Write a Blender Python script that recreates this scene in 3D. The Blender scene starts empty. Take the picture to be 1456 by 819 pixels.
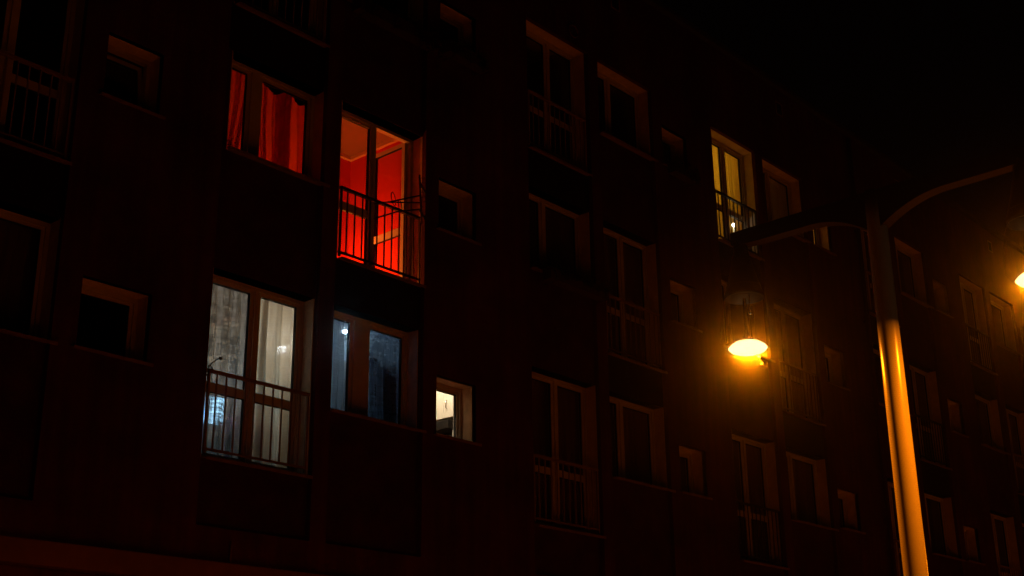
import bpy, bmesh, math, random
from mathutils import Vector, Matrix
random.seed(7)
R = math.radians
scene = bpy.context.scene
COL = scene.collection
EYE = 1.6                      # camera height above the pavement
D = 11.7286                    # distance camera -> recessed panel plane of the facade
YF = D - 0.07                  # proud plaster face
H = 2.8                        # storey height

# ------------------------------------------------------------------ materials
def mat(name, col, rough=0.7, metal=0.0, spec=0.4, var=0.0, vscale=3.0, bump=0.0, bscale=60.0):
    m = bpy.data.materials.new(name); m.use_nodes = True
    nt = m.node_tree; b = nt.nodes['Principled BSDF']
    b.inputs['Base Color'].default_value = (*col, 1)
    b.inputs['Roughness'].default_value = rough
    b.inputs['Metallic'].default_value = metal
    b.inputs['Specular IOR Level'].default_value = spec
    tc = nt.nodes.new('ShaderNodeTexCoord')
    if var > 0:
        n = nt.nodes.new('ShaderNodeTexNoise'); n.inputs['Scale'].default_value = vscale
        n.inputs['Detail'].default_value = 8; n.inputs['Roughness'].default_value = 0.62
        nt.links.new(tc.outputs['Object'], n.inputs['Vector'])
        r = nt.nodes.new('ShaderNodeValToRGB')
        r.color_ramp.elements[0].position = 0.3; r.color_ramp.elements[1].position = 0.72
        r.color_ramp.elements[0].color = (*[c * (1 - var) for c in col], 1)
        r.color_ramp.elements[1].color = (*[min(1, c * (1 + var)) for c in col], 1)
        nt.links.new(n.outputs['Fac'], r.inputs['Fac'])
        nt.links.new(r.outputs['Color'], b.inputs['Base Color'])
    if bump > 0:
        n2 = nt.nodes.new('ShaderNodeTexNoise'); n2.inputs['Scale'].default_value = bscale
        n2.inputs['Detail'].default_value = 5
        nt.links.new(tc.outputs['Object'], n2.inputs['Vector'])
        bp = nt.nodes.new('ShaderNodeBump'); bp.inputs['Strength'].default_value = bump
        bp.inputs['Distance'].default_value = 0.01
        nt.links.new(n2.outputs['Fac'], bp.inputs['Height'])
        nt.links.new(bp.outputs['Normal'], b.inputs['Normal'])
    return m

def emit(name, col, strength):
    m = bpy.data.materials.new(name); m.use_nodes = True
    nt = m.node_tree; nt.nodes.clear()
    e = nt.nodes.new('ShaderNodeEmission'); o = nt.nodes.new('ShaderNodeOutputMaterial')
    e.inputs['Color'].default_value = (*col, 1); e.inputs['Strength'].default_value = strength
    nt.links.new(e.outputs[0], o.inputs[0])
    return m

def glass(name, refl=0.07, tint=(1, 1, 1), rough=0.02, facing=True):
    m = bpy.data.materials.new(name); m.use_nodes = True
    nt = m.node_tree; nt.nodes.clear()
    t = nt.nodes.new('ShaderNodeBsdfTransparent'); t.inputs[0].default_value = (*tint, 1)
    g = nt.nodes.new('ShaderNodeBsdfGlossy'); g.inputs['Roughness'].default_value = rough
    mx = nt.nodes.new('ShaderNodeMixShader'); o = nt.nodes.new('ShaderNodeOutputMaterial')
    lw = nt.nodes.new('ShaderNodeLayerWeight'); lw.inputs['Blend'].default_value = 0.5
    pw = nt.nodes.new('ShaderNodeMath'); pw.operation = 'POWER'; pw.inputs[1].default_value = 4.0
    f = nt.nodes.new('ShaderNodeMath'); f.operation = 'MULTIPLY_ADD'; f.inputs[1].default_value = 0.5; f.inputs[2].default_value = refl * 0.4
    nt.links.new(lw.outputs['Facing'], pw.inputs[0]); nt.links.new(pw.outputs[0], f.inputs[0])
    nt.links.new(f.outputs[0], mx.inputs[0])
    nt.links.new(t.outputs[0], mx.inputs[1]); nt.links.new(g.outputs[0], mx.inputs[2])
    nt.links.new(mx.outputs[0], o.inputs[0])
    return m

def cloth(name, col, trans=0.25, transl=0.65, weave=0.5, wscale=170.0, pattern=0.0, patcol=(0.02, 0.02, 0.02)):
    """thin woven curtain: diffuse + translucent threads with see-through holes"""
    m = bpy.data.materials.new(name); m.use_nodes = True
    nt = m.node_tree; nt.nodes.clear(); N = nt.nodes.new; L = nt.links.new
    o = N('ShaderNodeOutputMaterial'); tc = N('ShaderNodeTexCoord')
    def band(sx, sz, det):
        mp = N('ShaderNodeMapping'); mp.inputs['Scale'].default_value = (sx, 1, sz)
        n = N('ShaderNodeTexNoise'); n.inputs['Scale'].default_value = 1.0; n.inputs['Detail'].default_value = det
        L(tc.outputs['Object'], mp.inputs['Vector']); L(mp.outputs[0], n.inputs['Vector']); return n
    a = band(wscale, 3.0, 3); c = band(3.0, wscale, 3)
    ad = N('ShaderNodeMath'); ad.operation = 'ADD'; L(a.outputs['Fac'], ad.inputs[0]); L(c.outputs['Fac'], ad.inputs[1])
    mr = N('ShaderNodeMapRange'); mr.inputs['From Min'].default_value = 0.75; mr.inputs['From Max'].default_value = 1.25
    mr.inputs['To Min'].default_value = max(0, trans - weave * 0.5); mr.inputs['To Max'].default_value = min(0.97, trans + weave * 0.5)
    L(ad.outputs[0], mr.inputs['Value'])
    df = N('ShaderNodeBsdfDiffuse'); tl = N('ShaderNodeBsdfTranslucent'); tp = N('ShaderNodeBsdfTransparent')
    df.inputs[0].default_value = (*col, 1); tl.inputs[0].default_value = (*col, 1)
    if pattern > 0:
        v = N('ShaderNodeTexVoronoi'); v.inputs['Scale'].default_value = 14
        L(tc.outputs['Object'], v.inputs['Vector'])
        gt = N('ShaderNodeMath'); gt.operation = 'LESS_THAN'; gt.inputs[1].default_value = pattern
        L(v.outputs['Distance'], gt.inputs[0])
        mc = N('ShaderNodeMix'); mc.data_type = 'RGBA'
        mc.inputs[6].default_value = (*col, 1); mc.inputs[7].default_value = (*patcol, 1)
        L(gt.outputs[0], mc.inputs[0]); L(mc.outputs[2], df.inputs[0]); L(mc.outputs[2], tl.inputs[0])
    m1 = N('ShaderNodeMixShader'); m1.inputs[0].default_value = transl
    L(df.outputs[0], m1.inputs[1]); L(tl.outputs[0], m1.inputs[2])
    m2 = N('ShaderNodeMixShader'); L(mr.outputs[0], m2.inputs[0]); L(m1.outputs[0], m2.inputs[1]); L(tp.outputs[0], m2.inputs[2])
    L(m2.outputs[0], o.inputs[0])
    return m

def wall_material():
    """dark red-brown scratched render with soft stains and drip marks"""
    m = mat('facade_plaster', (0.09, 0.022, 0.015), 0.9, spec=0.15, var=0.5, vscale=0.9, bump=0.5, bscale=55)
    nt = m.node_tree; N = nt.nodes.new; L = nt.links.new
    b = nt.nodes['Principled BSDF']; src = b.inputs['Base Color'].links[0].from_socket
    tc = N('ShaderNodeTexCoord'); mp = N('ShaderNodeMapping'); mp.inputs['Scale'].default_value = (5.5, 1, 0.35)
    n = N('ShaderNodeTexNoise'); n.inputs['Scale'].default_value = 1.2; n.inputs['Detail'].default_value = 6
    L(tc.outputs['Object'], mp.inputs[0]); L(mp.outputs[0], n.inputs['Vector'])
    r = N('ShaderNodeValToRGB'); r.color_ramp.elements[0].position = 0.38; r.color_ramp.elements[1].position = 0.66
    r.color_ramp.elements[0].color = (0.78, 0.77, 0.77, 1); r.color_ramp.elements[1].color = (1.12, 1.12, 1.12, 1)
    L(n.outputs['Fac'], r.inputs[0])
    mx = N('ShaderNodeMix'); mx.data_type = 'RGBA'; mx.blend_type = 'MULTIPLY'; mx.inputs[0].default_value = 1
    L(src, mx.inputs[6]); L(r.outputs[0], mx.inputs[7]); L(mx.outputs[2], b.inputs['Base Color'])
    return m

M = dict(
    wall=wall_material(),
    spandrel=mat('spandrel_black', (0.018, 0.009, 0.008), 0.9, spec=0.1, var=0.3, vscale=4, bump=0.3),
    spandrel2=mat('spandrel_brown', (0.062, 0.016, 0.011), 0.9, spec=0.1, var=0.35, vscale=3, bump=0.4),
    reveal=mat('reveal_render', (0.66, 0.54, 0.44), 0.85, spec=0.2, var=0.16, vscale=7, bump=0.5, bscale=90),
    pvc=mat('white_pvc', (0.55, 0.50, 0.46), 0.35, spec=0.4, var=0.08, vscale=5),
    gasket=mat('rubber_gasket', (0.006, 0.006, 0.006), 0.6),
    sill=mat('sill_sheet_metal', (0.22, 0.13, 0.10), 0.5, metal=0.0, spec=0.4, var=0.3, vscale=9),
    rail_light=mat('painted_rail', (0.24, 0.16, 0.12), 0.5, var=0.15, vscale=20),
    rail_dark=mat('black_rail', (0.02, 0.015, 0.013), 0.5, var=0.2, vscale=20),
    ledge=mat('ledge_render', (0.16, 0.06, 0.045), 0.85, var=0.25, vscale=2, bump=0.4),
    roof=mat('roof_felt', (0.04, 0.035, 0.035), 0.9, var=0.2),
    vent=mat('vent_void', (0.004, 0.004, 0.004), 0.9),
    pane=glass('window_pane'),
    darkroom=mat('unlit_room_paint', (0.18, 0.15, 0.13), 0.9, var=0.1),
    asphalt=mat('asphalt', (0.055, 0.05, 0.047), 0.85, var=0.25, vscale=30, bump=0.5, bscale=200),
    paving=mat('paving_slabs', (0.42, 0.30, 0.22), 0.85, var=0.25, vscale=6, bump=0.3),
    kerb=mat('kerb_stone', (0.3, 0.27, 0.24), 0.8, var=0.2, vscale=10, bump=0.3),
    line=mat('road_paint', (0.7, 0.68, 0.62), 0.6, var=0.12, vscale=15),
    pole=mat('pole_gloss_paint', (0.30, 0.26, 0.20), 0.27, spec=0.5, var=0.04, vscale=30, bump=0.02, bscale=150),
    lampmetal=mat('lantern_metal', (0.016, 0.011, 0.009), 0.5, var=0.1),
    bell=glass('lantern_glass', tint=(0.97, 0.95, 0.92), rough=0.05),
    redwall=mat('red_room_paint', (0.62, 0.030, 0.008), 0.85, var=0.05, vscale=2, bump=0.1),
    redceil=mat('red_room_ceiling', (0.28, 0.16, 0.10), 0.9, var=0.03),
    cove=mat('plaster_moulding', (0.62, 0.42, 0.30), 0.8),
    whitewall=mat('cream_room_paint', (0.72, 0.66, 0.56), 0.9, var=0.05),
    bluewall=mat('cool_grey_room_paint', (0.34, 0.38, 0.43), 0.85, var=0.15, vscale=3),
    kitchenwall=mat('kitchen_tile', (0.30, 0.21, 0.14), 0.4, var=0.2, vscale=12),
    yellowwall=mat('ochre_room_paint', (0.6, 0.42, 0.16), 0.9, var=0.05),
    floorwood=mat('floor_boards', (0.16, 0.08, 0.04), 0.5, var=0.3, vscale=8),
    cupboard=mat('white_laminate', (0.82, 0.76, 0.66), 0.35, var=0.02),
    chrome=mat('brushed_chrome', (0.6, 0.58, 0.55), 0.25, metal=1),
    blackplastic=mat('black_plastic', (0.012, 0.012, 0.013), 0.3, var=0.1),
    darkcloth=mat('dark_fabric', (0.012, 0.013, 0.017), 0.95, var=0.3, vscale=12, bump=0.4),
    leaf=mat('dull_leaf', (0.018, 0.022, 0.010), 0.7, var=0.4, vscale=30),
    leaf2=mat('room_plant_leaf', (0.04, 0.11, 0.03), 0.6, var=0.4, vscale=30),
    petal=mat('purple_petal', (0.75, 0.12, 0.70), 0.7, var=0.3, vscale=30),
    terracotta=mat('planter_clay', (0.05, 0.025, 0.02), 0.8, var=0.2),
    wire=mat('dryer_wire', (0.02, 0.02, 0.02), 0.5, metal=0.3),
    wood=mat('dark_wood', (0.05, 0.03, 0.02), 0.5, var=0.2),
)

# ------------------------------------------------------------------ mesh helper
class MB:
    def __init__(s): s.v = []; s.f = []; s.mi = []; s.mats = []; s.cur = 0; s.sm = []
    def use(s, m):
        if m not in s.mats: s.mats.append(m)
        s.cur = s.mats.index(m); return s
    def quad(s, a, b, c, d, smooth=False):
        i = len(s.v); s.v += [a, b, c, d]; s.f.append((i, i+1, i+2, i+3)); s.mi.append(s.cur); s.sm.append(smooth)
    def box(s, x0, x1, y0, y1, z0, z1, tf=None):
        i = len(s.v)
        P = [(x0,y0,z0),(x1,y0,z0),(x1,y1,z0),(x0,y1,z0),(x0,y0,z1),(x1,y0,z1),(x1,y1,z1),(x0,y1,z1)]
        if tf: P = [tuple(tf @ Vector(p)) for p in P]
        s.v += P
        for q in ((0,3,2,1),(4,5,6,7),(0,1,5,4),(1,2,6,5),(2,3,7,6),(3,0,4,7)):
            s.f.append(tuple(i+k for k in q)); s.mi.append(s.cur); s.sm.append(False)
        return s
    def tube(s, pts, rad, n=8, cap=True):
        pts = [Vector(p) for p in pts]; i0 = len(s.v)
        rr = rad if isinstance(rad, (list, tuple)) else [rad] * len(pts)
        up0 = None
        for k, p in enumerate(pts):
            d = (pts[min(k+1, len(pts)-1)] - pts[max(k-1, 0)]).normalized()
            if up0 is None: up0 = Vector((0,0,1)) if abs(d.z) < .9 else Vector((1,0,0))
            a = d.cross(up0).normalized(); b = a.cross(d).normalized(); up0 = b
            for j in range(n):
                t = 2*math.pi*j/n
                s.v.append(tuple(p + (a*math.cos(t) + b*math.sin(t))*rr[k]))
        for k in range(len(pts)-1):
            for j in range(n):
                s.f.append((i0+k*n+j, i0+k*n+(j+1)%n, i0+(k+1)*n+(j+1)%n, i0+(k+1)*n+j)); s.mi.append(s.cur); s.sm.append(True)
        if cap:
            s.f.append(tuple(i0+j for j in range(n))[::-1]); s.mi.append(s.cur); s.sm.append(False)
            s.f.append(tuple(i0+(len(pts)-1)*n+j for j in range(n))); s.mi.append(s.cur); s.sm.append(False)
        return s
    def lathe(s, cx, cy, prof, n=32):
        i0 = len(s.v)
        for r, z in prof:
            for j in range(n):
                t = 2*math.pi*j/n; s.v.append((cx + r*math.cos(t), cy + r*math.sin(t), z))
        for k in range(len(prof)-1):
            for j in range(n):
                s.f.append((i0+k*n+j, i0+k*n+(j+1)%n, i0+(k+1)*n+(j+1)%n, i0+(k+1)*n+j)); s.mi.append(s.cur); s.sm.append(True)
        return s
    def build(s, name, m=None, parent=None, bevel=0.0):
        o_loc = Vector((0,0,0)); top = parent
        while top is not None:
            o_loc = ORG.get(top.name, o_loc) if top.parent is None else o_loc
            top = top.parent
        me = bpy.data.meshes.new(name)
        me.from_pydata([tuple(Vector(p) - o_loc) for p in s.v], [], s.f)
        ms = s.mats if s.mats else [m]
        for x in ms: me.materials.append(x)
        me.polygons.foreach_set('material_index', s.mi); me.polygons.foreach_set('use_smooth', s.sm)
        me.update()
        o = bpy.data.objects.new(name, me); COL.objects.link(o); o.parent = parent
        if bevel:
            bv = o.modifiers.new('bevel', 'BEVEL'); bv.width = bevel; bv.segments = 2; bv.limit_method = 'ANGLE'
        return o
ORG = {}
def thing(name, loc, label, cat, group=None):
    o = bpy.data.objects.new(name, None); COL.objects.link(o); o.location = loc
    o.empty_display_size = 0.2
    ORG[o.name] = Vector(loc); o['label'] = label; o['category'] = cat
    if group: o['group'] = group
    return o
def tag(o, label, cat, group=None):
    # single-mesh thing: give it an origin at its own base
    me = o.data
    xs = [v.co for v in me.vertices]
    c = Vector((sum(v.x for v in xs)/len(xs), sum(v.y for v in xs)/len(xs), min(v.z for v in xs)))
    me.transform(Matrix.Translation(-c)); o.location = c
    o['label'] = label; o['category'] = cat
    if group: o['group'] = group
    return o

# ------------------------------------------------------------------ the facade grid (z relative to the eye)
XC = {'c1': (8.268, 9.694), 'c2': (10.031, 11.442), 's': (11.767, 12.469)}
BAY = [-5.1086, 0.0, 5.3989, 10.4782, 15.9078, 20.9840]
DT, DB, WT, WS, ST, SS = 5.307, 3.120, 5.307, 3.986, 4.754, 4.005
RF = 12.64
MEAS = {  # small per-window departures seen on the real facade
    (0,'s',2): (6.655, 7.441, 4.001, 4.755), (0,'s',3): (6.665, 7.330, 6.825, 7.593),
    (1,'c1',2): (8.237, 9.694, 3.150, 5.306), (1,'c2',2): (10.005, 11.43, 3.984, 5.320),
    (1,'c1',3): (8.300, 9.713, 6.786, 8.094), (1,'c2',3): (10.029, 11.470, 5.918, 8.093),
    (2,'c1',2): (13.65, 15.12, 3.081, 5.316), (2,'c2',3): (15.42, 16.86, 5.884, 8.093),
    (1,'s',2): (11.756, 12.46, 3.985, 4.76),
    (3,'c2',2): (20.485, 21.95, 3.986, 5.29), (3,'s',2): (22.235, 22.99, 4.05, 4.78),
}
WIN = {}
for b in range(6):
    for c in ('c1','c2','s'):
        for row in (2,3,4):
            x0, x1 = XC[c][0] + BAY[b], XC[c][1] + BAY[b]; dz = (row-2)*H
            if c == 's': kind, z0, z1 = 'S', SS+dz, ST+dz
            elif (c == 'c1') == (row % 2 == 0): kind, z0, z1 = 'D', DB+dz, DT+dz
            else: kind, z0, z1 = 'W', WS+dz, WT+dz
            if (b,c,row) in MEAS: x0, x1, z0, z1 = MEAS[(b,c,row)]
            WIN[(b,c,row)] = [kind, x0, x1, z0+EYE, z1+EYE]
XA, XB = -2.0, 36.2
ZTOP = RF + EYE

bld = thing('apartment_building', (10.0, YF, 0), 'long dark five storey apartment block with pale window reveals and a few lit windows', 'building')
def grid_wall(mb, xa, xb, za, zb, y, holes, flip=False):
    xs = sorted({xa, xb, *[h[0] for h in holes], *[h[1] for h in holes]})
    zs = sorted({za, zb, *[h[2] for h in holes], *[h[3] for h in holes]})
    xs = [x for x in xs if xa <= x <= xb]; zs = [z for z in zs if za <= z <= zb]
    for i in range(len(xs)-1):
        j = 0
        while j < len(zs)-1:
            cx = (xs[i]+xs[i+1])/2
            solid = lambda jj: not any(h[0] < cx < h[1] and h[2] < (zs[jj]+zs[jj+1])/2 < h[3] for h in holes)
            if not solid(j): j += 1; continue
            k = j
            while k+1 < len(zs)-1 and solid(k+1): k += 1
            a, b_, c_, d_ = (xs[i],y,zs[j]), (xs[i+1],y,zs[j]), (xs[i+1],y,zs[k+1]), (xs[i],y,zs[k+1])
            mb.quad(a, b_, c_, d_) if not flip else mb.quad(d_, c_, b_, a)
            j = k+1

# --- front wall: channels for the two big window columns, plain holes for the small ones
LO = 2.06 + EYE      # underside: string course level
holes = []; chans = []
for b in range(6):
    for c in ('c1','c2'):
        ws = [WIN[(b,c,r)] for r in (2,3,4)]
        x0 = min(w[1] for w in ws) - 0.055; x1 = max(w[2] for w in ws)
        top = ws[2][4]
        lo = LO + 0.35
        holes.append((x0, x1, lo, top)); chans.append((b, c, x0, x1, lo, top, ws))
    for r in (2,3,4):
        w = WIN[(b,'s',r)]
        holes.append((w[1]-0.045, w[2]-0.01, w[3], w[4]))
        w[1] -= 0.045; w[2] -= 0.01
mb = MB(); grid_wall(mb, XA, XB, 0.0, ZTOP, YF, holes)
for x0, x1, z0, z1 in holes:        # returns (jambs) of the openings in the proud plaster, 7 cm deep
    ye = D + 0.0
    mb.quad((x0,YF,z0),(x0,ye,z0),(x0,ye,z1),(x0,YF,z1)); mb.quad((x1,ye,z0),(x1,YF,z0),(x1,YF,z1),(x1,ye,z1))
    mb.quad((x0,YF,z1),(x0,ye,z1),(x1,ye,z1),(x1,YF,z1)); mb.quad((x0,ye,z0),(x0,YF,z0),(x1,YF,z0),(x1,ye,z0))
YB = D + 9
mb.quad((XA,YB,0),(XA,YF,0),(XA,YF,ZTOP),(XA,YB,ZTOP)); mb.quad((XB,YF,0),(XB,YB,0),(XB,YB,ZTOP),(XB,YF,ZTOP))
mb.quad((XB,YB,0),(XA,YB,0),(XA,YB,ZTOP),(XB,YB,ZTOP))
mb.build('front_wall', M['wall'], bld)
mb = MB(); mb.box(XA-.1, XB+.1, YF-.10, YB+.1, ZTOP+.003, ZTOP+.12); mb.build('roof', M['roof'], bld, 0.01)
mb = MB(); mb.box(XA, XB, YF-.16, YF+.02, 1.80+EYE, 2.03+EYE); mb.build('string_course', M['ledge'], bld, 0.012)
for (b, c, x0, x1, lo, top, ws) in chans:      # recessed spandrel panels between the openings of one column
    cuts = [(lo, ws[0][3])] + [(ws[k][4], ws[k+1][3]) for k in (0,1)]
    for k, w in enumerate(ws):                 # narrow jamb strips where an opening is slimmer than its column
        if w[1]-.012 - x0 > .006: MB().box(x0+.002, w[1]-.0125, D, D+.26, w[3]+.001, w[4]-.001).build('jamb_strip', M['spandrel2'], bld)
        if x1 - (w[2]+.012) > .006: MB().box(w[2]+.0125, x1-.002, D, D+.26, w[3]+.001, w[4]-.001).build('jamb_strip', M['spandrel2'], bld)
    for k, (za, zb) in enumerate(cuts):
        above = ws[k][0]
        m_ = M['spandrel'] if (k > 0 and above == 'D') else M['spandrel2']
        MB().box(x0+.002, x1-.002, D, D+.26, za, zb).build('spandrel_panel', m_, bld)

# --- windows
def ring(mb, x0, x1, z0, z1, w, ya, yb, tf=None, wb=None):
    wb = w if wb is None else wb
    mb.box(x0, x0+w, ya, yb, z0, z1, tf); mb.box(x1-w, x1, ya, yb, z0, z1, tf)
    mb.box(x0+w, x1-w, ya, yb, z0, z0+wb, tf); mb.box(x0+w, x1-w, ya, yb, z1-w, z1, tf)
G = D + 0.19
def sash(parent, g0, g1, z0, z1, rail=None, tf=None, name='sash'):
    """one glazed leaf: profile ring, dark gasket, optional middle rail, pane as sub-part"""
    f = MB(); f.use(M['pvc'])
    ring(f, g0-.055, g1+.055, z0-.055, z1+.055, .055, G+.018, G+.075, tf)
    ring(f, g0-.030, g1+.030, z0-.030, z1+.030, .030, G+.024, G+.070, tf)
    if rail: f.box(g0, g1, G+.020, G+.073, rail[0], rail[1], tf)
    f.use(M['gasket'])
    spans = [(z0, z1)] if not rail else [(z0, rail[0]), (rail[1], z1)]
    for a, b in spans: ring(f, g0, g1, a, b, .008, G+.030, G+.060, tf)
    o = f.build(name, None, parent)
    p = MB()
    for a, b in spans: p.box(g0+.006, g1-.006, G+.042, G+.048, a+.006, b-.006, tf)
    p.build('pane', M['pane'], o if parent.parent is None else parent)
    return o
GL = {(1,'c2',2): [(10.12,10.46),(10.79,11.355)], (1,'c1',3): [(8.37,8.68),(8.91,9.625)]}
RAILDARK = {(1,'c2',3),(3,'c1',4),(3,'c1',2),(5,'c1',4),(0,'c1',2),(4,'c2',3)}
for key, (kind, x0, x1, z0, z1) in WIN.items():
    b, c, row = key
    W_ = {'D': 'balcony_door', 'W': 'window', 'S': 'window'}[kind]
    yA = D+.003 if kind != 'S' else YF+.004
    # outer frame is the part itself
    f = MB(); f.use(M['pvc']); ring(f, x0+.001, x1-.001, z0+.001, z1-.001, .045, G-.006, G+.07)
    L0, R0, B0, T0 = x0+.095, x1-.085, z0+.10, z1-.085
    rail = None
    if kind == 'D':
        mid = x0 + (8.99-8.237)/(9.694-8.237)*(x1-x0)
        gl = [(L0, mid-.075), (mid+.075, R0)]; rail = (z0+.80, z0+.90)
        f.box(mid-.022, mid+.022, G-.004, G+.07, z0+.045, z1-.045)
        if key == (1,'c2',3): f.box(mid-.075, mid-.022, G+.002, G+.07, z0+.045, z1-.045)
    elif kind == 'W':
        gl = GL.get(key, [(L0, x0+.47), (x0+.63, R0)])
        f.box(gl[0][1]+.05, gl[1][0]-.05, G-.004, G+.07, z0+.045, z1-.045)
    else:
        gl = [(L0, R0)]
    frame = f.build(W_, None, bld)
    for k, (g0, g1) in enumerate(gl):
        tf = None; rz = rail
        if key == (1,'c2',3) and k == 1:         # right leaf of the red room swung inwards
            hinge = Vector((x1-.05, G+.07, 0))
            tf = Matrix.Translation(hinge) @ Matrix.Rotation(R(-90), 4, 'Z') @ Matrix.Translation(-hinge)
        if key == (0,'s',3):                     # tilted open at the top
            pv = Vector((0, G+.02, B0-.05))
            tf = Matrix.Translation(pv) @ Matrix.Rotation(R(-9), 4, 'X') @ Matrix.Translation(-pv)
        sf = MB()
        sash(frame, g0, g1, B0, T0, rz, tf)
    # painted render lining the reveal
    rv = MB(); e = .012
    yr = G - .006
    rv.box(x0-e, x0+.0, yA, yr, z0-e, z1+e); rv.box(x1, x1+e, yA, yr, z0-e, z1+e)
    rv.box(x0, x1, yA, yr, z1, z1+e)
    rv.build('reveal', M['reveal'], frame)
    s = MB()                                      # sheet metal sill with a drip edge
    ov = .05 if kind != 'D' else .0
    yo = YF-.055 if kind != 'D' else YF-.035
    xo0 = x0 - (.0 if kind != 'S' else 0)
    s.box(xo0-ov, x1+ov-.0, yo, YF-.003, z0-.022, z0-.010); s.box(xo0-ov, x1+ov, yo-.004, yo+.006, z0-.045, z0-.010)
    s.box(x0+.004, x1-.004, YF-.003, G+.02, z0-.008, z0+.002)
    s.build('sill', M['sill'], frame)
    if kind == 'D':
        yr = D - .01; m_ = M['rail_dark'] if key in RAILDARK else M['rail_light']
        a, b2 = x0+.0, x1-.03
        zt = z0 + .935
        r = MB(); r.box(a, b2, yr-.022, yr+.022, zt, zt+.035); r.box(a, b2, yr-.012, yr+.012, z0+.075, z0+.10)
        r.box(b2-.025, b2, yr-.015, yr+.015, z0+.03, zt)
        r.box(a+.01, a+.035, yr-.015, yr+.015, z0+.03, zt)
        n = 11
        for k in range(1, n):
            xx = a + (b2-a)*k/n
            r.box(xx-.0075, xx+.0075, yr-.0075, yr+.0075, z0+.10, zt)
        r.build('railing', m_, frame)

# --- attic vents, ring hook, drain pipes
for vx in (10.55, 15.92, 21.245, 26.34, 31.4):
    v = MB(); zc = 12.21 + EYE - .0
    v.use(M['vent']).box(vx-.10, vx+.10, YF-.006, YF+.03, zc-.12, zc+.12)
    v.use(M['sill']); ring(v, vx-.125, vx+.125, zc-.145, zc+.145, .025, YF-.014, YF-.007+.0)
    v.build('attic_vent', None, bld)
dp = MB(); dp.tube([(24.02, YF-.07, 0.05), (24.02, YF-.07, 12.55+EYE)], .045, 12)
for z in range(2, 14, 2): dp.box(23.96, 24.08, YF-.07, YF, z, z+.04)
dp.build('drainpipe', M['spandrel2'], bld)
dp = MB(); dp.tube([(8.62, YF-.035, 1.9+EYE+.135), (8.62, YF-.035, 2.28+EYE)], .012, 8); dp.build('cable_conduit', M['ledge'], bld)
dp = MB(); pts = [(14.742+.11*math.cos(t/12*6.283), YF-.02, 11.132+EYE+.11*math.sin(t/12*6.283)) for t in range(13)]
dp.tube(pts, .012, 6); dp.build('wall_ring', M['ledge'], bld)

# --- rooms behind the openings
def room(x0, x1, row, depth, mw, mc=None, wins=(), cove=None, mf=None):
    zf = DB + (row-2)*H - .06 + EYE; zc = DT + (row-2)*H + .293 + EYE
    y0 = D + .262; y1 = D + depth
    w = MB()
    hs = [(WIN[k][1], WIN[k][2], WIN[k][3], WIN[k][4]) for k in wins]
    grid_wall(w, x0, x1, zf, zc, y0, hs, True)
    w.quad((x0,y0,zf),(x0,y1,zf),(x0,y1,zc),(x0,y0,zc)); w.quad((x1,y1,zf),(x1,y0,zf),(x1,y0,zc),(x1,y1,zc))
    w.quad((x0,y1,zf),(x1,y1,zf),(x1,y1,zc),(x0,y1,zc))
    o = w.build('room', mw, bld)
    c = MB(); c.quad((x0,y0,zc),(x0,y1,zc),(x1,y1,zc),(x1,y0,zc)); c.build('ceiling', mc or mw, o)
    f = MB(); f.quad((x0,y0,zf),(x1,y0,zf),(x1,y1,zf),(x0,y1,zf)); f.build('room_floor', mf or M['floorwood'], o)
    if cove:
        k = MB(); k.box(x0+.002, x0+.05, y0+.002, y1-.002, zc-.055, zc-.002); k.box(x1-.05, x1-.002, y0+.002, y1-.002, zc-.055, zc-.002)
        k.box(x0+.05, x1-.05, y1-.05, y1-.002, zc-.055, zc-.002); k.build('moulding', cove, o)
    return zf, zc, y0, y1
lit = {(1,'c1',3),(1,'c2',3),(1,'c1',2),(1,'c2',2),(1,'s',2),(3,'c1',4),(3,'c2',4),(3,'s',4)}
room(7.95, 11.695, 3, 1.72, M['redwall'], M['redceil'], [(1,'c1',3),(1,'c2',3)], M['cove'])
room(7.95, 9.96, 2, 4.2, M['whitewall'], M['whitewall'], [(1,'c1',2)], M['cove'])
room(9.965, 11.66, 2, 3.4, M['bluewall'], M['bluewall'], [(1,'c2',2)])
room(11.665, 13.05, 2, 2.6, M['kitchenwall'], M['cupboard'], [(1,'s',2)])
room(18.3, 20.34, 4, 3.4, M['yellowwall'], M['whitewall'], [(3,'c1',4)])
room(20.345, 22.08, 4, 3.4, M['yellowwall'], M['whitewall'], [(3,'c2',4)])
room(22.085, 23.6, 4, 3.0, M['yellowwall'], M['whitewall'], [(3,'s',4)])
for key, (kind, x0, x1, z0, z1) in WIN.items():
    if key in lit: continue
    pl, pr_ = {'c1': (.16, .09), 'c2': (.09, .14), 's': (.02, .14)}[key[1]]
    room(x0-pl, x1+pr_, key[2], 2.6, M['darkroom'], M['darkroom'], [key])

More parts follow.
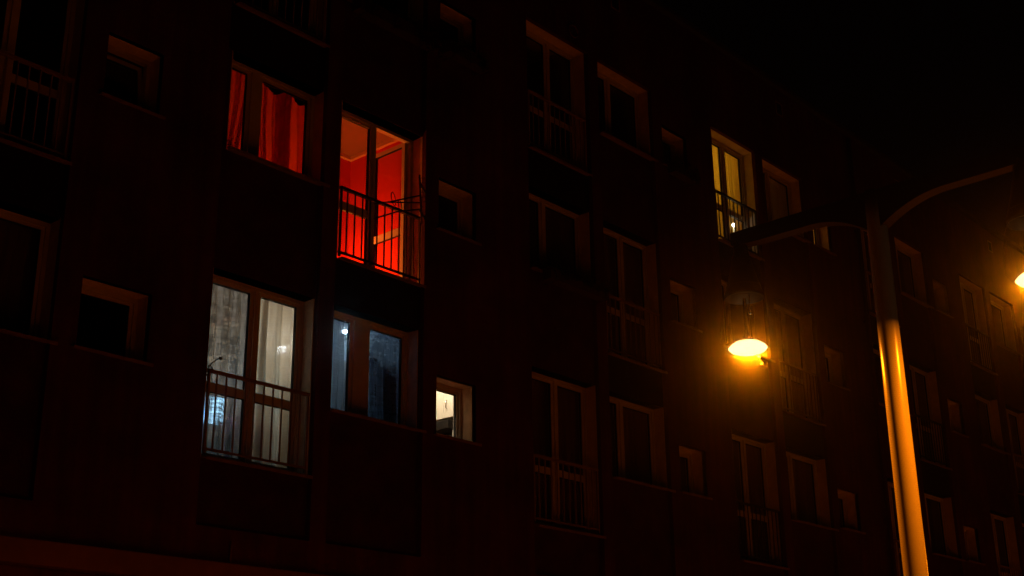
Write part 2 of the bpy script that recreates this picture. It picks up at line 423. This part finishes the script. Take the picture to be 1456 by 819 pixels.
# ------------------------------------------------------------------ curtains
def curtain(x0, x1, z0, z1, y, m, label, folds=9, amp=.035, top=None, bot=None, skew=0.0, jag=0.0, name='curtain', group=None, cat='curtain', seed=1):
    rnd = random.Random(seed); nx = max(24, int((x1-x0)*110)); nz = 22
    ph = [rnd.uniform(0, 6.28) for _ in range(4)]; fr = [folds*(.7+.6*rnd.random()) for _ in range(4)]
    mb = MB(); V = []
    for j in range(nz+1):
        v = j/nz
        for i in range(nx+1):
            u = i/nx
            a = amp*(.55+.45*(1-v))
            yy = y + a*(math.sin(fr[0]*6.28*u+ph[0]) + .5*math.sin(fr[1]*9.1*u+ph[1]+v) + .3*math.sin(fr[2]*15*u+ph[2]))
            xl = x0 + (skew*(1-v) if skew > 0 else 0); xr = x1 + (skew*(1-v) if skew < 0 else 0)
            za = z0 + (bot(u) if bot else 0); zb = z1 + (top(u) if top else 0)
            mb.v.append((xl + (xr-xl)*u + .01*math.sin(7*v+ph[3]), yy, za + (zb-za)*v))
    for j in range(nz):
        for i in range(nx):
            k = j*(nx+1)+i
            mb.f.append((k, k+1, k+nx+2, k+nx+1)); mb.mi.append(0); mb.sm.append(True)
    o = mb.build(name, m)
    tag(o, label, cat, group)
    sd = o.modifiers.new('thick', 'SOLIDIFY'); sd.thickness = .0012
    return o
M['linen'] = cloth('grey_linen', (0.38, 0.34, 0.29), .26, .6, .48, 40)
M['linen2'] = cloth('cream_linen', (0.66, 0.57, 0.44), .08, .70, .14, 42)
M['sheer'] = cloth('cool_sheer', (0.55, 0.58, 0.60), .45, .7, .25, 160)
M['redcloth'] = cloth('red_voile', (0.58, 0.19, 0.05), .10, .85, .15, 120)
M['redpattern'] = cloth('red_leafy_voile', (0.58, 0.20, 0.05), .10, .85, .10, 120)
M['yellowcloth'] = cloth('ochre_curtain', (0.78, 0.62, 0.22), .05, .85, .08, 100)
M['dimcloth'] = cloth('dim_curtain', (0.30, 0.20, 0.15), .1, .5, .2, 120)
Z = lambda z: z + EYE
yc = D + .36
# white room
curtain(8.28, 9.02, Z(3.12), Z(5.36), yc+.02, M['linen'], 'dim grey linen curtain behind the left leaf of the white lit balcony door', 4, .055, seed=3)
curtain(9.05, 9.93, Z(3.12), Z(5.36), yc+.03, M['linen2'], 'bright cream linen curtain behind the right leaf of the white lit balcony door', 4, .055, seed=5)
# blue room
curtain(10.08, 10.50, Z(3.95), Z(5.40), yc, M['sheer'], 'pale grey curtain behind the narrow left pane of the blue lit window', 3, .02, seed=8)
curtain(11.53, 11.655, Z(3.95), Z(5.40), yc+.03, M['sheer'], 'gathered bluish curtain edge at the right side of the blue lit window', 3, .015, seed=9)
M['bluenet'] = cloth('blue_net', (0.26, 0.33, 0.40), .42, .7, .40, 30)
curtain(10.86, 11.56, Z(3.95), Z(5.40), D+.33, M['bluenet'], 'dark blue net curtain across the wide pane of the blue lit window', 5, .022, seed=10)
# red room window, swagged net
curtain(8.34, 8.88, Z(6.74), Z(8.20), yc, M['redpattern'], 'red curtain with dark leafy pattern low down behind the narrow left pane', 4, .025, skew=-.14, seed=11)
curtain(8.95, 9.50, Z(6.74), Z(8.20), yc, M['redcloth'], 'left of the two red voile curtains in the wide pane, falling in slanting folds', 4, .03, skew=.10, seed=12)
curtain(9.36, 9.86, Z(6.74), Z(8.20), yc+.07, M['redcloth'], 'right of the two red voile curtains in the wide pane, brightest at its foot', 3, .025, skew=0.0, seed=13)
for k, (a, b_) in enumerate(((8.96, 9.36), (9.36, 9.78))):
    curtain(a, b_, Z(8.08), Z(8.22), yc-.07, M['darkcloth'], ('dark swag gathered at top of the red window, left one of two' if k == 0 else 'dark swag gathered at top of the red window, right one of two'), 3, .015,
            bot=lambda u: -.13*math.sin(math.pi*u), name='curtain_swag', cat='swag', seed=20+k, group='swags over the red curtains')
# yellow room
curtain(18.80, 19.66, Z(8.70), Z(10.98), yc, M['yellowcloth'], 'ochre pleated curtain behind the left leaf of the top floor lit balcony door', 9, .022, seed=31)
curtain(19.69, 20.325, Z(8.70), Z(10.98), yc+.02, M['yellowcloth'], 'ochre pleated curtain behind the right leaf of the top floor lit balcony door', 11, .022, seed=32)
curtain(20.50, 21.30, Z(9.5), Z(10.98), yc, M['yellowcloth'], 'narrow ochre curtain in the left pane beside the top floor lit balcony door', 6, .02, seed=33)
curtain(21.32, 22.06, Z(9.5), Z(10.98), yc+.02, M['dimcloth'], 'dark brown curtain almost closing the top floor window above the lamp arm', 9, .02, seed=34)
# dark windows that show cloth
for key, lab, sd_ in [((2,'c1',2),'dull brown curtain in the dark balcony door right of the small kitchen window',41),
                      ((2,'c2',2),'dull curtain in the dark window at first floor left of the lamp glow',42),
                      ((2,'c1',3),'dull closed blind-like curtain in the dark window above the flower rack',43),
                      ((2,'c2',3),'dull curtain in the dark balcony door left of the hanging lantern',44),
                      ((3,'c2',3),'dull curtain in the dark balcony door right of the hanging lantern',45),
                      ((3,'c1',2),'dull curtain in the lowest balcony door left of the lamp pole',46),
                      ((3,'c2',2),'dull curtain in the lowest window just left of the lamp pole',47),
                      ((0,'c2',2),'dull curtain in the dark window cut by the left edge of the picture',48)]:
    k_, x0, x1, z0, z1 = WIN[key]
    curtain(x0+.03, x1+.12, z0+.01, z1+.06, yc, M['dimcloth'], lab, 8, .025, seed=sd_, group='dull curtains behind unlit windows')

# ------------------------------------------------------------------ things in the lit rooms
def globe_lamp(name, x, y, z, r, m, label, mount, group=None, extra=None):
    t = thing(name, (x, y, z), label, 'lamp', group)
    g = MB(); pr = [(max(1e-4, r*math.sin(math.pi*k/14)), z - r*math.cos(math.pi*k/14)) for k in range(15)]
    g.lathe(x, y, pr, 20); g.build('lamp_globe', m, t)
    a = MB(); a.tube(mount, .010, 8); a.build('lamp_arm', M['chrome'], t)
    return t
E_ = dict(cool=emit('cool_bulb', (0.80, 0.90, 1.0), 120), warm=emit('warm_bulb', (1.0, 0.80, 0.50), 120),
          blue=emit('blue_bulb', (0.62, 0.85, 1.0), 200), amber=emit('amber_bulb', (1.0, 0.72, 0.15), 75),
          red=emit('red_bulb', (1.0, 0.20, 0.02), 185), tv=emit('screen_light', (0.35, 0.70, 1.0), 8.0))
globe_lamp('wall_lamp', 9.80, 12.43, Z(4.83), .058, E_['cool'], 'small bare white bulb glowing through the cream curtain', [(9.955,12.43,Z(4.92)),(9.88,12.43,Z(5.0)),(9.82,12.43,Z(4.96)),(9.80,12.43,Z(4.85))])
globe_lamp('pendant_lamp', 9.2, 14.3, Z(5.1), .11, emit('room_bulb', (1.0, 0.84, 0.62), 38), 'warm ceiling lamp deep inside the room behind the cream curtain', [(9.2,14.3,Z(5.60)),(9.2,14.3,Z(5.2))])
globe_lamp('strip_lamp', 11.40, 13.12, Z(5.60), .028, E_['blue'], 'small cold white spotlight at top of the blue lit window', [(11.655,13.12,Z(5.60)),(11.43,13.12,Z(5.60))])
globe_lamp('ceiling_lamp', 10.55, 13.6, Z(5.45), .06, emit('blue_bulb_b', (0.55, 0.78, 1.0), 75), 'cold bluish lamp under the ceiling of the blue lit room', [(10.55,13.6,Z(5.60)),(10.55,13.6,Z(5.5))])
globe_lamp('kitchen_lamp', 12.0, 12.10, Z(5.42), .07, emit('kitchen_bulb', (1.0, 0.87, 0.62), 380), 'bright kitchen ceiling lamp above the white cupboard', [(12.0,12.10,Z(5.60)),(12.0,12.10,Z(5.48))])
globe_lamp('red_floor_lamp', 10.85, 13.10, Z(6.25), .11, E_['red'], 'low red glowing lamp in the back of the red lit room', [(10.85,13.10,Z(5.86)),(10.85,13.10,Z(6.15))])
globe_lamp('candle_lamp', 19.86, 12.04, Z(9.42), .032, emit('small_hot_bulb', (1.0, 0.85, 0.55), 12), 'small dazzling lamp behind the rail of the top floor lit balcony door', [(19.86,12.04,Z(8.68)),(19.86,12.04,Z(9.38))])
globe_lamp('ochre_lamp', 19.5, 13.3, Z(10.5), .10, E_['amber'], 'amber ceiling lamp behind the ochre curtains', [(19.5,13.3,Z(11.2)),(19.5,13.3,Z(10.6))])
globe_lamp('hall_lamp', 21.2, 14.0, Z(10.6), .07, emit('amber_b', (1.0, 0.62, 0.14), 80), 'amber lamp in the room right of the ochre curtains', [(21.2,14.0,Z(11.2)),(21.2,14.0,Z(10.7))])
globe_lamp('bathroom_lamp', 22.8, 13.4, Z(10.6), .07, emit('amber_c', (1.0, 0.62, 0.20), 90), 'tan lamp in the small top floor window under the lamp arm', [(22.8,13.4,Z(11.2)),(22.8,13.4,Z(10.7))])

# white room: cabinet with a screen, flowers, dark clutter
t = thing('television', (9.0, 12.9, Z(3.6)), 'bluish glowing screen low behind the grey linen curtain', 'television')
MB().box(8.72, 9.42, 12.98, 13.02, Z(3.88), Z(4.26)).build('screen_case', M['blackplastic'], t, .005)
MB().box(8.74, 9.40, 12.972, 12.978, Z(3.90), Z(4.24)).build('screen', E_['tv'], t)
MB().box(9.0, 9.14, 12.95, 13.05, Z(3.62), Z(3.88)).build('stand', M['blackplastic'], t)
t = thing('sideboard', (8.9, 13.0, Z(3.06)), 'dark low sideboard under the bluish screen', 'cabinet')
MB().box(8.3, 9.9, 12.75, 13.2, Z(3.56), Z(3.61)).build('top_board', M['wood'], t, .004)
MB().box(8.34, 9.86, 12.78, 13.18, Z(3.12), Z(3.56)).build('carcass', M['wood'], t, .004)
for k in range(3): MB().box(8.37+k*.5, 8.83+k*.5, 12.765, 12.779, Z(3.16), Z(3.53)).build('drawer_front', M['wood'], t, .003)
def leaf_cluster(mb, cx, cy, cz, sx, sy, sz, n, size, rnd):
    for _ in range(n):
        p = Vector((cx+rnd.gauss(0,sx), cy+rnd.gauss(0,sy), cz+rnd.gauss(0,sz)))
        d = Vector((rnd.gauss(0,1), rnd.gauss(0,1), rnd.gauss(0,1))).normalized(); e = d.orthogonal().normalized()
        s = size*rnd.uniform(.6,1.3)
        mb.quad(tuple(p), tuple(p+d*s*.5+e*s*.28), tuple(p+d*s), tuple(p+d*s*.5-e*s*.28))
rnd = random.Random(3)
t = thing('flower_pot', (9.08, 12.42, Z(3.061)), 'pot of purple flowers seen through the lower left leaf of the white lit balcony door', 'plant')
mb = MB(); mb.lathe(9.08, 12.42, [(.0005,Z(3.061)),(.10,Z(3.061)),(.14,Z(3.32)),(.125,Z(3.32)),(.12,Z(3.28)),(.0005,Z(3.28))], 18); mb.build('pot', M['terracotta'], t)
mb = MB(); leaf_cluster(mb, 9.08, 12.42, Z(3.52), .09, .06, .09, 160, .07, rnd); mb.build('foliage', M['leaf2'], t)
mb = MB(); leaf_cluster(mb, 9.12, 12.40, Z(3.74), .10, .06, .08, 520, .05, rnd); mb.build('blossom', M['petal'], t)
t = thing('armchair', (9.45, 12.75, Z(3.06)), 'pale armchair low behind the cream curtain', 'chair')
MB().box(9.42, 9.9, 12.3, 12.7, Z(3.12), Z(3.42)).build('seat', M['whitewall'], t, .04)
MB().box(9.80, 9.92, 12.3, 12.7, Z(3.43), Z(3.80)).build('backrest', M['whitewall'], t, .04)
for sx in (9.45, 9.86):
    for sy in (12.34, 12.66): MB().box(sx-.02, sx+.02, sy-.02, sy+.02, Z(3.061), Z(3.12)).build('leg', M['wood'], t)

t = thing('window_plant', (8.56, 12.0, Z(6.80)), 'dark leafy plant low in the narrow left pane of the red lit window', 'plant')
mb = MB(); mb.lathe(8.56, 12.0, [(.0005,Z(6.802)),(.045,Z(6.802)),(.055,Z(6.88)),(.0005,Z(6.88))], 14); mb.build('pot', M['terracotta'], t)
mb = MB(); leaf_cluster(mb, 8.50, 12.0, Z(7.02), .075, .015, .09, 110, .045, rnd); mb.build('foliage', M['leaf'], t)
# blue room: dark coat on a hook rail, green plant
mb = MB()
top = lambda u: (.05*math.sin(u*8.5) - .16*max(0,.35-u) - .05*u + .012*math.sin(u*31))
curtain(11.06, 11.585, Z(3.75), Z(4.98), 12.26, M['darkcloth'], 'dark coats hanging in a bulky row behind the wide pane of the blue lit window', 5, .03, top=top, name='hanging_coats', cat='coats', seed=51)
t = thing('house_plant', (10.98, 12.22, Z(3.80)), 'small green plant tip at top left of the dark coats', 'plant')
mb = MB(); leaf_cluster(mb, 10.98, 12.22, Z(4.98), .045, .03, .045, 70, .06, rnd); mb.build('foliage', M['leaf2'], t)
mb = MB(); mb.tube([(10.98,12.22,Z(3.85)),(10.97,12.22,Z(4.5)),(10.98,12.22,Z(4.95))], .008, 6); mb.build('stem', M['leaf'], t)
mb = MB(); mb.lathe(10.98, 12.22, [(.0005,Z(3.80)),(.06,Z(3.80)),(.075,Z(3.92)),(.0005,Z(3.92))], 16); mb.build('pot', M['terracotta'], t)
t = thing('shelf_unit', (11.3, 13.6, Z(3.06)), 'pale shelf unit deep in the blue lit room left of the coats', 'shelf')
for k in range(4): MB().box(11.25, 11.64, 13.2, 14.6, Z(3.5+k*.5), Z(3.53+k*.5)).build('shelf', M['cupboard'], t)
MB().box(11.25, 11.64, 13.17, 13.198, Z(3.061), Z(5.2)).build('side_panel', M['cupboard'], t)
MB().box(11.25, 11.64, 14.602, 14.63, Z(3.061), Z(5.2)).build('side_panel', M['cupboard'], t)
rr = random.Random(9)
for k in range(16):
    sx = 11.34 + rr.random()*.2; sy = 13.3+rr.random()*1.2; sz = Z(3.53 + .5*rr.randrange(3)) + .003; h = rr.uniform(.1,.28); w = rr.uniform(.02,.06)
    tag(MB().box(sx-w, sx+w, sy-w, sy+w, sz, sz+h).build('storage_jar', [M['cupboard'], M['bluewall'], M['wood']][k % 3], None, .006),
        'small jar standing on the pale shelf unit in the blue lit room', 'jar', 'jars on the shelf unit')

# kitchen
t = thing('wall_cupboard', (12.8, 12.6, Z(4.48)), 'white kitchen wall cupboard with a bow handle in the small lit window', 'cupboard')
MB().box(12.62, 13.045, 11.995, 13.2, Z(4.475), Z(5.55)).build('carcass', M['cupboard'], t)
for a, b_ in ((11.998, 12.398), (12.402, 12.80), (12.804, 13.198)):
    d = MB().box(12.600, 12.618, a, b_, Z(4.478), Z(5.545)).build('door', M['cupboard'], t, .002)
    yh = b_-.06
    h = MB(); h.tube([(12.600,yh,Z(4.60)),(12.572,yh,Z(4.615)),(12.568,yh,Z(4.66)),(12.572,yh,Z(4.705)),(12.600,yh,Z(4.72))], .006, 8); h.build('handle', M['chrome'], d)
t = thing('worktop', (12.8, 12.6, Z(3.06)), 'brown kitchen worktop under the white wall cupboard', 'counter')
MB().box(12.42, 13.045, 11.995, 13.4, Z(4.02), Z(4.06)).build('top_board', M['wood'], t, .004)
MB().box(12.46, 13.040, 12.0, 13.38, Z(3.061), Z(4.02)).build('base_unit', M['cupboard'], t)
t = thing('coffee_machine', (12.66, 12.42, Z(4.061)), 'black coffee machine with steel front on the kitchen worktop', 'coffee machine')
MB().box(12.55, 12.86, 12.26, 12.52, Z(4.061), Z(4.10)).build('base', M['blackplastic'], t, .006)
MB().box(12.70, 12.86, 12.26, 12.52, Z(4.101), Z(4.37)).build('tank', M['blackplastic'], t, .006)
MB().box(12.52, 12.86, 12.24, 12.54, Z(4.30), Z(4.43)).build('brew_head', M['blackplastic'], t, .01)
mb = MB(); mb.lathe(12.62, 12.39, [(.0005,Z(4.102)),(.055,Z(4.102)),(.062,Z(4.16)),(.045,Z(4.22)),(.0005,Z(4.22))], 18); mb.build('jug', M['chrome'], t)
MB().tube([(12.72,12.30,Z(4.43)),(12.72,12.30,Z(4.47))], .02, 10).build('knob', M['blackplastic'], t)
t = thing('kettle', (12.62, 12.66, Z(4.061)), 'dark round kettle left of the coffee machine', 'kettle')
mb = MB(); mb.lathe(12.62, 12.68, [(.0005,Z(4.062)),(.085,Z(4.062)),(.09,Z(4.12)),(.07,Z(4.23)),(.04,Z(4.26)),(.0005,Z(4.27))], 20); mb.build('body', M['blackplastic'], t)
MB().tube([(12.62,12.60,Z(4.24)),(12.62,12.58,Z(4.30)),(12.62,12.68,Z(4.34)),(12.62,12.76,Z(4.28))], .009, 8).build('handle', M['blackplastic'], t)
tag(MB().tube([(12.585,12.15,Z(4.062)),(12.585,12.15,Z(4.27))], [.055,.045], 18).build('paper_roll', M['cupboard'], None), 'white upright kitchen roll at the right edge of the small lit window', 'paper roll')
tag(MB().box(12.45, 12.52, 12.45, 12.75, Z(4.061), Z(4.085)).build('folded_cloth', mat('orange_cloth', (0.7,0.12,0.02), .9), None, .006), 'folded orange cloth on the worktop edge below the kettle', 'cloth')

# ------------------------------------------------------------------ things on the outside of the wall
def planter(x0, x1, zt, label, trail=.35, depth=.16, seed=1):
    rnd = random.Random(seed); t = thing('flower_box', ((x0+x1)/2, YF-.14, zt-.02), label, 'flower box', 'flower boxes on window sills')
    b = MB(); b.box(x0, x1, YF-.22, YF-.062, zt-.16, zt-.14); ring_y = [(YF-.22,YF-.205),(YF-.077,YF-.062)]
    for a, c_ in ring_y: b.box(x0, x1, a, c_, zt-.14, zt+.02)
    b.box(x0, x0+.012, YF-.205, YF-.077, zt-.14, zt+.02); b.box(x1-.012, x1, YF-.205, YF-.077, zt-.14, zt+.02)
    b.box(x0+.012, x1-.012, YF-.205, YF-.077, zt-.14, zt-.01); b.build('trough', M['terracotta'], t)
    for xx in (x0+.1, x1-.1):
        k = MB(); k.tube([(xx, YF-.003, zt-.19), (xx, YF-.235, zt-.19), (xx, YF-.235, zt-.02)], .006, 6)
        k.build('bracket', M['wire'], t)
    f = MB(); w = x1-x0
    for q in range(int(w*16)):
        px = x0 + rnd.random()*w; L_ = trail*rnd.uniform(.2,1); up = rnd.uniform(.03,.14)
        pts = []
        for s in range(9):
            u = s/8
            pts.append((px+rnd.gauss(0,.012), YF-.14-.11*min(1,u*2.2)-rnd.random()*.02, zt+up*math.sin(min(1,u*2)*math.pi) - L_*max(0,u-.3)/.7))
        for p in pts:
            leaf_cluster(f, p[0], p[1], p[2], .014, .014, .014, 4, .045, rnd)
    f.build('foliage', M['leaf'], t)
    return t
planter(10.02, 11.50, Z(9.50), 'dark flower box with trailing leaves under the top floor window at the top edge', .5, seed=2)
planter(11.70, 12.50, Z(9.58), 'short dark flower box on the small top floor window at the top edge', .32, seed=3)
planter(13.80, 15.15, Z(6.76), 'dark flower box on the dark window left of the hanging lantern, above the balcony door', .12, seed=4)
planter(17.15, 17.85, Z(9.58), 'short flower box on the small window left of the ochre lit balcony door', .25, seed=5)

# wall mounted clothes dryer at the red door
t = thing('clothes_dryer', (11.25, YF-.12, Z(6.7)), 'black folding clothes dryer bracketed beside the red lit balcony door', 'clothes dryer')
yd = 11.5
w = MB(); w.tube([(11.20,yd,Z(7.36)),(11.25,yd,Z(6.68))], .014, 8)
w.build('upright', M['wire'], t)
for z in (7.24, 6.86): MB().tube([(11.22,yd,Z(z)),(11.47,YF-.003,Z(z)-.01)], .016, 8).build('bracket', M['wire'], t)
w = MB(); w.tube([(11.21,yd,Z(7.07)),(10.70,yd+.0,Z(6.82)),(10.42,yd,Z(6.70))], .010, 8); w.tube([(11.22,yd,Z(6.97)),(10.42,yd,Z(6.725))], .009, 8)
w.tube([(11.23,yd,Z(6.88)),(10.82,yd,Z(6.72)),(10.42,yd,Z(6.50))], .010, 8); w.build('folding_arm', M['wire'], t)
w = MB()
for k in range(9):
    z = 7.42 - k*.07; w.tube([(11.22,yd,Z(z-.10)),(11.47,YF-.02,Z(z+.05))], .0035, 5)
w.build('drying_wire', M['wire'], t)
w = MB()
for cx, cz, r in ((10.72,6.86,.10),(10.84,6.80,.085)):
    w.tube([(cx+.35*r*math.cos(a_/14*6.283), yd-.02+.2*r*math.sin(a_/14*6.283), Z(cz)+r*math.sin(a_/14*6.283)) for a_ in range(15)], .006, 6)
w.build('peg_ring', M['wire'], t)
# hook ornament at the left end of the white door's rail
w = MB(); w.tube([(8.14,11.55,Z(4.02)),(8.11,11.54,Z(4.06)),(8.14,11.53,Z(4.10)),(8.17,11.53,Z(4.06)),(8.14,11.54,Z(4.035)),(8.12,11.54,Z(4.09)),(8.20,11.53,Z(4.17)),(8.25,11.52,Z(4.20))], .007, 8)
pr = [(max(1e-4,.020*math.sin(math.pi*k/8)), Z(4.20)-.020*math.cos(math.pi*k/8)) for k in range(9)]
w.lathe(8.255, 11.52, pr, 12); w.tube([(8.14,11.55,Z(4.02)),(8.20,D-.02,Z(4.02))], .006, 6)
tag(w.build('rail_ornament', M['wire'], None), 'curled wire ornament with ball tip at the left end of the white lit door rail', 'ornament')

# ------------------------------------------------------------------ street lamp
SOD = (1.0, 0.23, 0.002)
M['bowl'] = emit('sodium_bowl', (1.0, 0.76, 0.38), 1.8)
LX, LY, LZ = 7.25, 3.37, 2.56 + EYE
def street_lamp():
    t = thing('street_lamp', (LX, LY, 0), 'tall tapering lamp post with two straight arms and hanging glowing bell lanterns', 'street lamp')
    p = MB(); zt = 3.37 + EYE
    p.tube([(LX,LY,z) for z in (0.0, .02)], [.16,.16], 40)
    p.tube([(LX,LY,.02+k*(zt-.02)/24) for k in range(25)], [.0745-.0125*k/24 for k in range(25)], 48); p.build('pole', M['pole'], t)
    p = MB(); p.tube([(LX,LY,.0),(LX,LY,.9),(LX,LY,.93)], [.12,.115,.09], 40); p.build('pole_base', M['lampmetal'], t)
    for s in (1, -1):
        reach = .985 if s > 0 else .93
        a = MB()      # box beam with a curved gusset under its root
        prof_t = [(.04, 3.368), (1.03, 3.362)]
        n = 18; up = []; lo = []
        for k in range(n+1):
            u = k/n; y = .04 + u*(reach+(.045 if s > 0 else .19)-.04)
            up.append((y, 3.365)); g = .145*max(0, 1-u/.40)**2.0
            lo.append((y, 3.258 - g + .02*max(0,(u-.7)/.3)**2))
        def V(y, z, x): return (LX+x, LY + s*y, z+EYE)
        hw = .045
        for k in range(n):
            for x_ in (-hw, hw):
                q = [V(*up[k],x_), V(*up[k+1],x_), V(*lo[k+1],x_), V(*lo[k],x_)]
                a.quad(*(q if (x_ > 0) == (s > 0) else q[::-1]))
            a.quad(V(*up[k],-hw), V(*up[k],hw), V(*up[k+1],hw), V(*up[k+1],-hw)); a.quad(V(*lo[k],-hw), V(*lo[k+1],-hw), V(*lo[k+1],hw), V(*lo[k],hw))
        a.quad(V(*up[n],-hw), V(*up[n],hw), V(*lo[n],hw), V(*lo[n],-hw)); a.build('arm', M['lampmetal'], t)
        reach = .985 if s > 0 else .93; cy = LY + s*reach; cx = LX
        zz = lambda z: z + EYE
        c = MB(); c.lathe(cx, cy, [(.0005,zz(3.30)),(.045,zz(3.30)),(.052,zz(3.22)),(.085,zz(3.08)),(.122,zz(2.955)),(.130,zz(2.925)),(.130,zz(2.90)),(.122,zz(2.90)),(.116,zz(2.98)),(.0005,zz(3.05))], 40)
        lantern = c.build('lantern', M['lampmetal'], t)
        g = MB(); g.lathe(cx, cy, [(.126,zz(2.905)),(.150,zz(2.85)),(.165,zz(2.76)),(.175,zz(2.66)),(.172,zz(2.60)),(.150,zz(2.572)),(.137,zz(2.566))], 48); g.build('glass_bell', M['bell'], lantern)
        rf = MB(); rf.lathe(cx, cy, [(.012,zz(2.90)),(.014,zz(2.66)),(.030,zz(2.625)),(.034,zz(2.610))], 30); rf.build('reflector', M['lampmetal'], lantern)
        bl = MB(); bl.lathe(cx, cy, [(.0005,zz(2.606)),(.05,zz(2.603)),(.085,zz(2.592)),(.110,zz(2.575)),(.128,zz(2.556)),(.110,zz(2.537)),(.085,zz(2.527)),(.05,zz(2.520)),(.0005,zz(2.518))], 40); bl.build('lamp_bowl', M['bowl'], lantern)
        la = bpy.data.lights.new('sodium_lamp', 'AREA'); la.shape = 'DISK'; la.size = .20; la.color = SOD; la.energy = 115
        lo_ = bpy.data.objects.new('sodium_lamp', la); COL.objects.link(lo_); lo_.parent = lantern
        lo_.location = Vector((cx, cy, zz(2.512))) - ORG[t.name]
        k = MB(); 
        d = Vector((.85, -.3, 0)).normalized()
        k.tube([Vector((cx,cy,zz(2.535)))+d*.07, Vector((cx,cy,zz(2.505)))+d*.085, Vector((cx,cy,zz(2.462)))+d*.118], [.010,.008,.006], 8)
        k.tube([Vector((cx,cy,zz(2.467)))+d*.105, Vector((cx,cy,zz(2.455)))+d*.130], .006, 8)
        k.build('latch', M['chrome'], lantern)
        k = MB(); k.tube([(cx+.03,cy-.02,zz(2.93)),(cx+.03,cy-.02,zz(2.80))], .006, 8)
        k.lathe(cx+.03, cy-.02, [(.0005,zz(2.81)),(.012,zz(2.806)),(.012,zz(2.796)),(.0005,zz(2.79))], 12)
        k.build('fixing_screw', M['chrome'], lantern)
    return t
lamp = street_lamp()
def dup(root, loc, label):
    r = root.copy(); COL.objects.link(r); r.location = loc; r['label'] = label
    for ch in root.children:
        c = ch.copy(); COL.objects.link(c); c.parent = r
        for g in ch.children:
            d = g.copy(); COL.objects.link(d); d.parent = c
    return r
kids = {o: list(o.children) for o in (lamp,)}
dup(lamp, (18.2, 3.37, 0), 'added two armed lamp post out of view, lighting the right of the facade')  # unseen copies, added to bring light to the right of the facade
dup(lamp, (29.2, 3.37, 0), 'second added lamp post out of view, lighting the far end of the facade')
for o in COL.objects:
    if o.name.startswith('street_lamp') and o.parent is None: o['group'] = 'two armed lamp posts along the street'

# ------------------------------------------------------------------ ground
def structure(o): o['kind'] = 'structure'; return o
structure(MB().box(-60, 90, -40, 60, -.35, -.16).build('ground', M['asphalt'], None))
structure(MB().box(-59, 89, -12.0, 1.6, -.16, -.13).build('road', M['asphalt'], None))
structure(MB().box(-59, 89, 1.75, YF+.5, -.16, 0.0).build('pavement', M['paving'], None))
structure(MB().box(-59, 89, 1.60, 1.748, -.16, 0.004).build('kerb', M['kerb'], None))
structure(MB().box(-59, 89, -20, -12.0, -.16, 0.0).build('far_pavement', M['paving'], None))
rl = MB()
for k in range(-12, 20): rl.box(k*4.0, k*4.0+2.0, -5.26, -5.14, -.13, -.126)
structure(rl.build('road_markings', M['line'], None))

# ------------------------------------------------------------------ scattering volume added to imitate lens bloom around the lamps
hz = MB().box(-62, 92, -42, 62, -1.2, 15.2).build('bloom_volume', None)
hz.data.materials.clear()
hm = bpy.data.materials.new('bloom_scatter'); hm.use_nodes = True
nt = hm.node_tree; nt.nodes.clear(); o = nt.nodes.new('ShaderNodeOutputMaterial'); pv = nt.nodes.new('ShaderNodeVolumePrincipled')
pv.inputs['Color'].default_value = (0.9, 0.9, 0.9, 1); pv.inputs['Density'].default_value = 0.0026; pv.inputs['Anisotropy'].default_value = 0.991
nt.links.new(pv.outputs[0], o.inputs['Volume']); hz.data.materials.append(hm); hz['kind'] = 'stuff'

# ------------------------------------------------------------------ world, camera, render
w = bpy.data.worlds.new('World'); scene.world = w; w.use_nodes = True
bg = w.node_tree.nodes['Background']; bg.inputs['Color'].default_value = (1.0, 0.42, 0.35, 1); bg.inputs['Strength'].default_value = 0.0004

yaw, pitch, roll = 0.8472029671482466, 0.3454856545550263, -0.011522924990254766
F = Vector((math.sin(yaw)*math.cos(pitch), math.cos(yaw)*math.cos(pitch), math.sin(pitch)))
R0 = Vector((math.cos(yaw), -math.sin(yaw), 0)); U0 = R0.cross(F)
Rr = R0*math.cos(roll) + U0*math.sin(roll); U = -R0*math.sin(roll) + U0*math.cos(roll)
cam = bpy.data.cameras.new('camera'); co = bpy.data.objects.new('camera', cam); COL.objects.link(co)
mw = Matrix(((Rr.x, U.x, -F.x, 0), (Rr.y, U.y, -F.y, 0), (Rr.z, U.z, -F.z, EYE), (0,0,0,1)))
co.matrix_world = mw
cam.sensor_width = 36; cam.lens = 1891.24*36/1456; cam.clip_end = 500; cam.clip_start = .05
scene.camera = co
scene.view_settings.view_transform = 'Standard'; scene.view_settings.look = 'None'
scene.view_settings.exposure = 0; scene.view_settings.gamma = 1
cy = scene.cycles
cy.use_denoising = True; cy.max_bounces = 8; cy.diffuse_bounces = 5; cy.transparent_max_bounces = 24; cy.volume_bounces = 0
cy.sample_clamp_indirect = 3; cy.use_adaptive_sampling = False
cy.caustics_reflective = False; cy.caustics_refractive = False
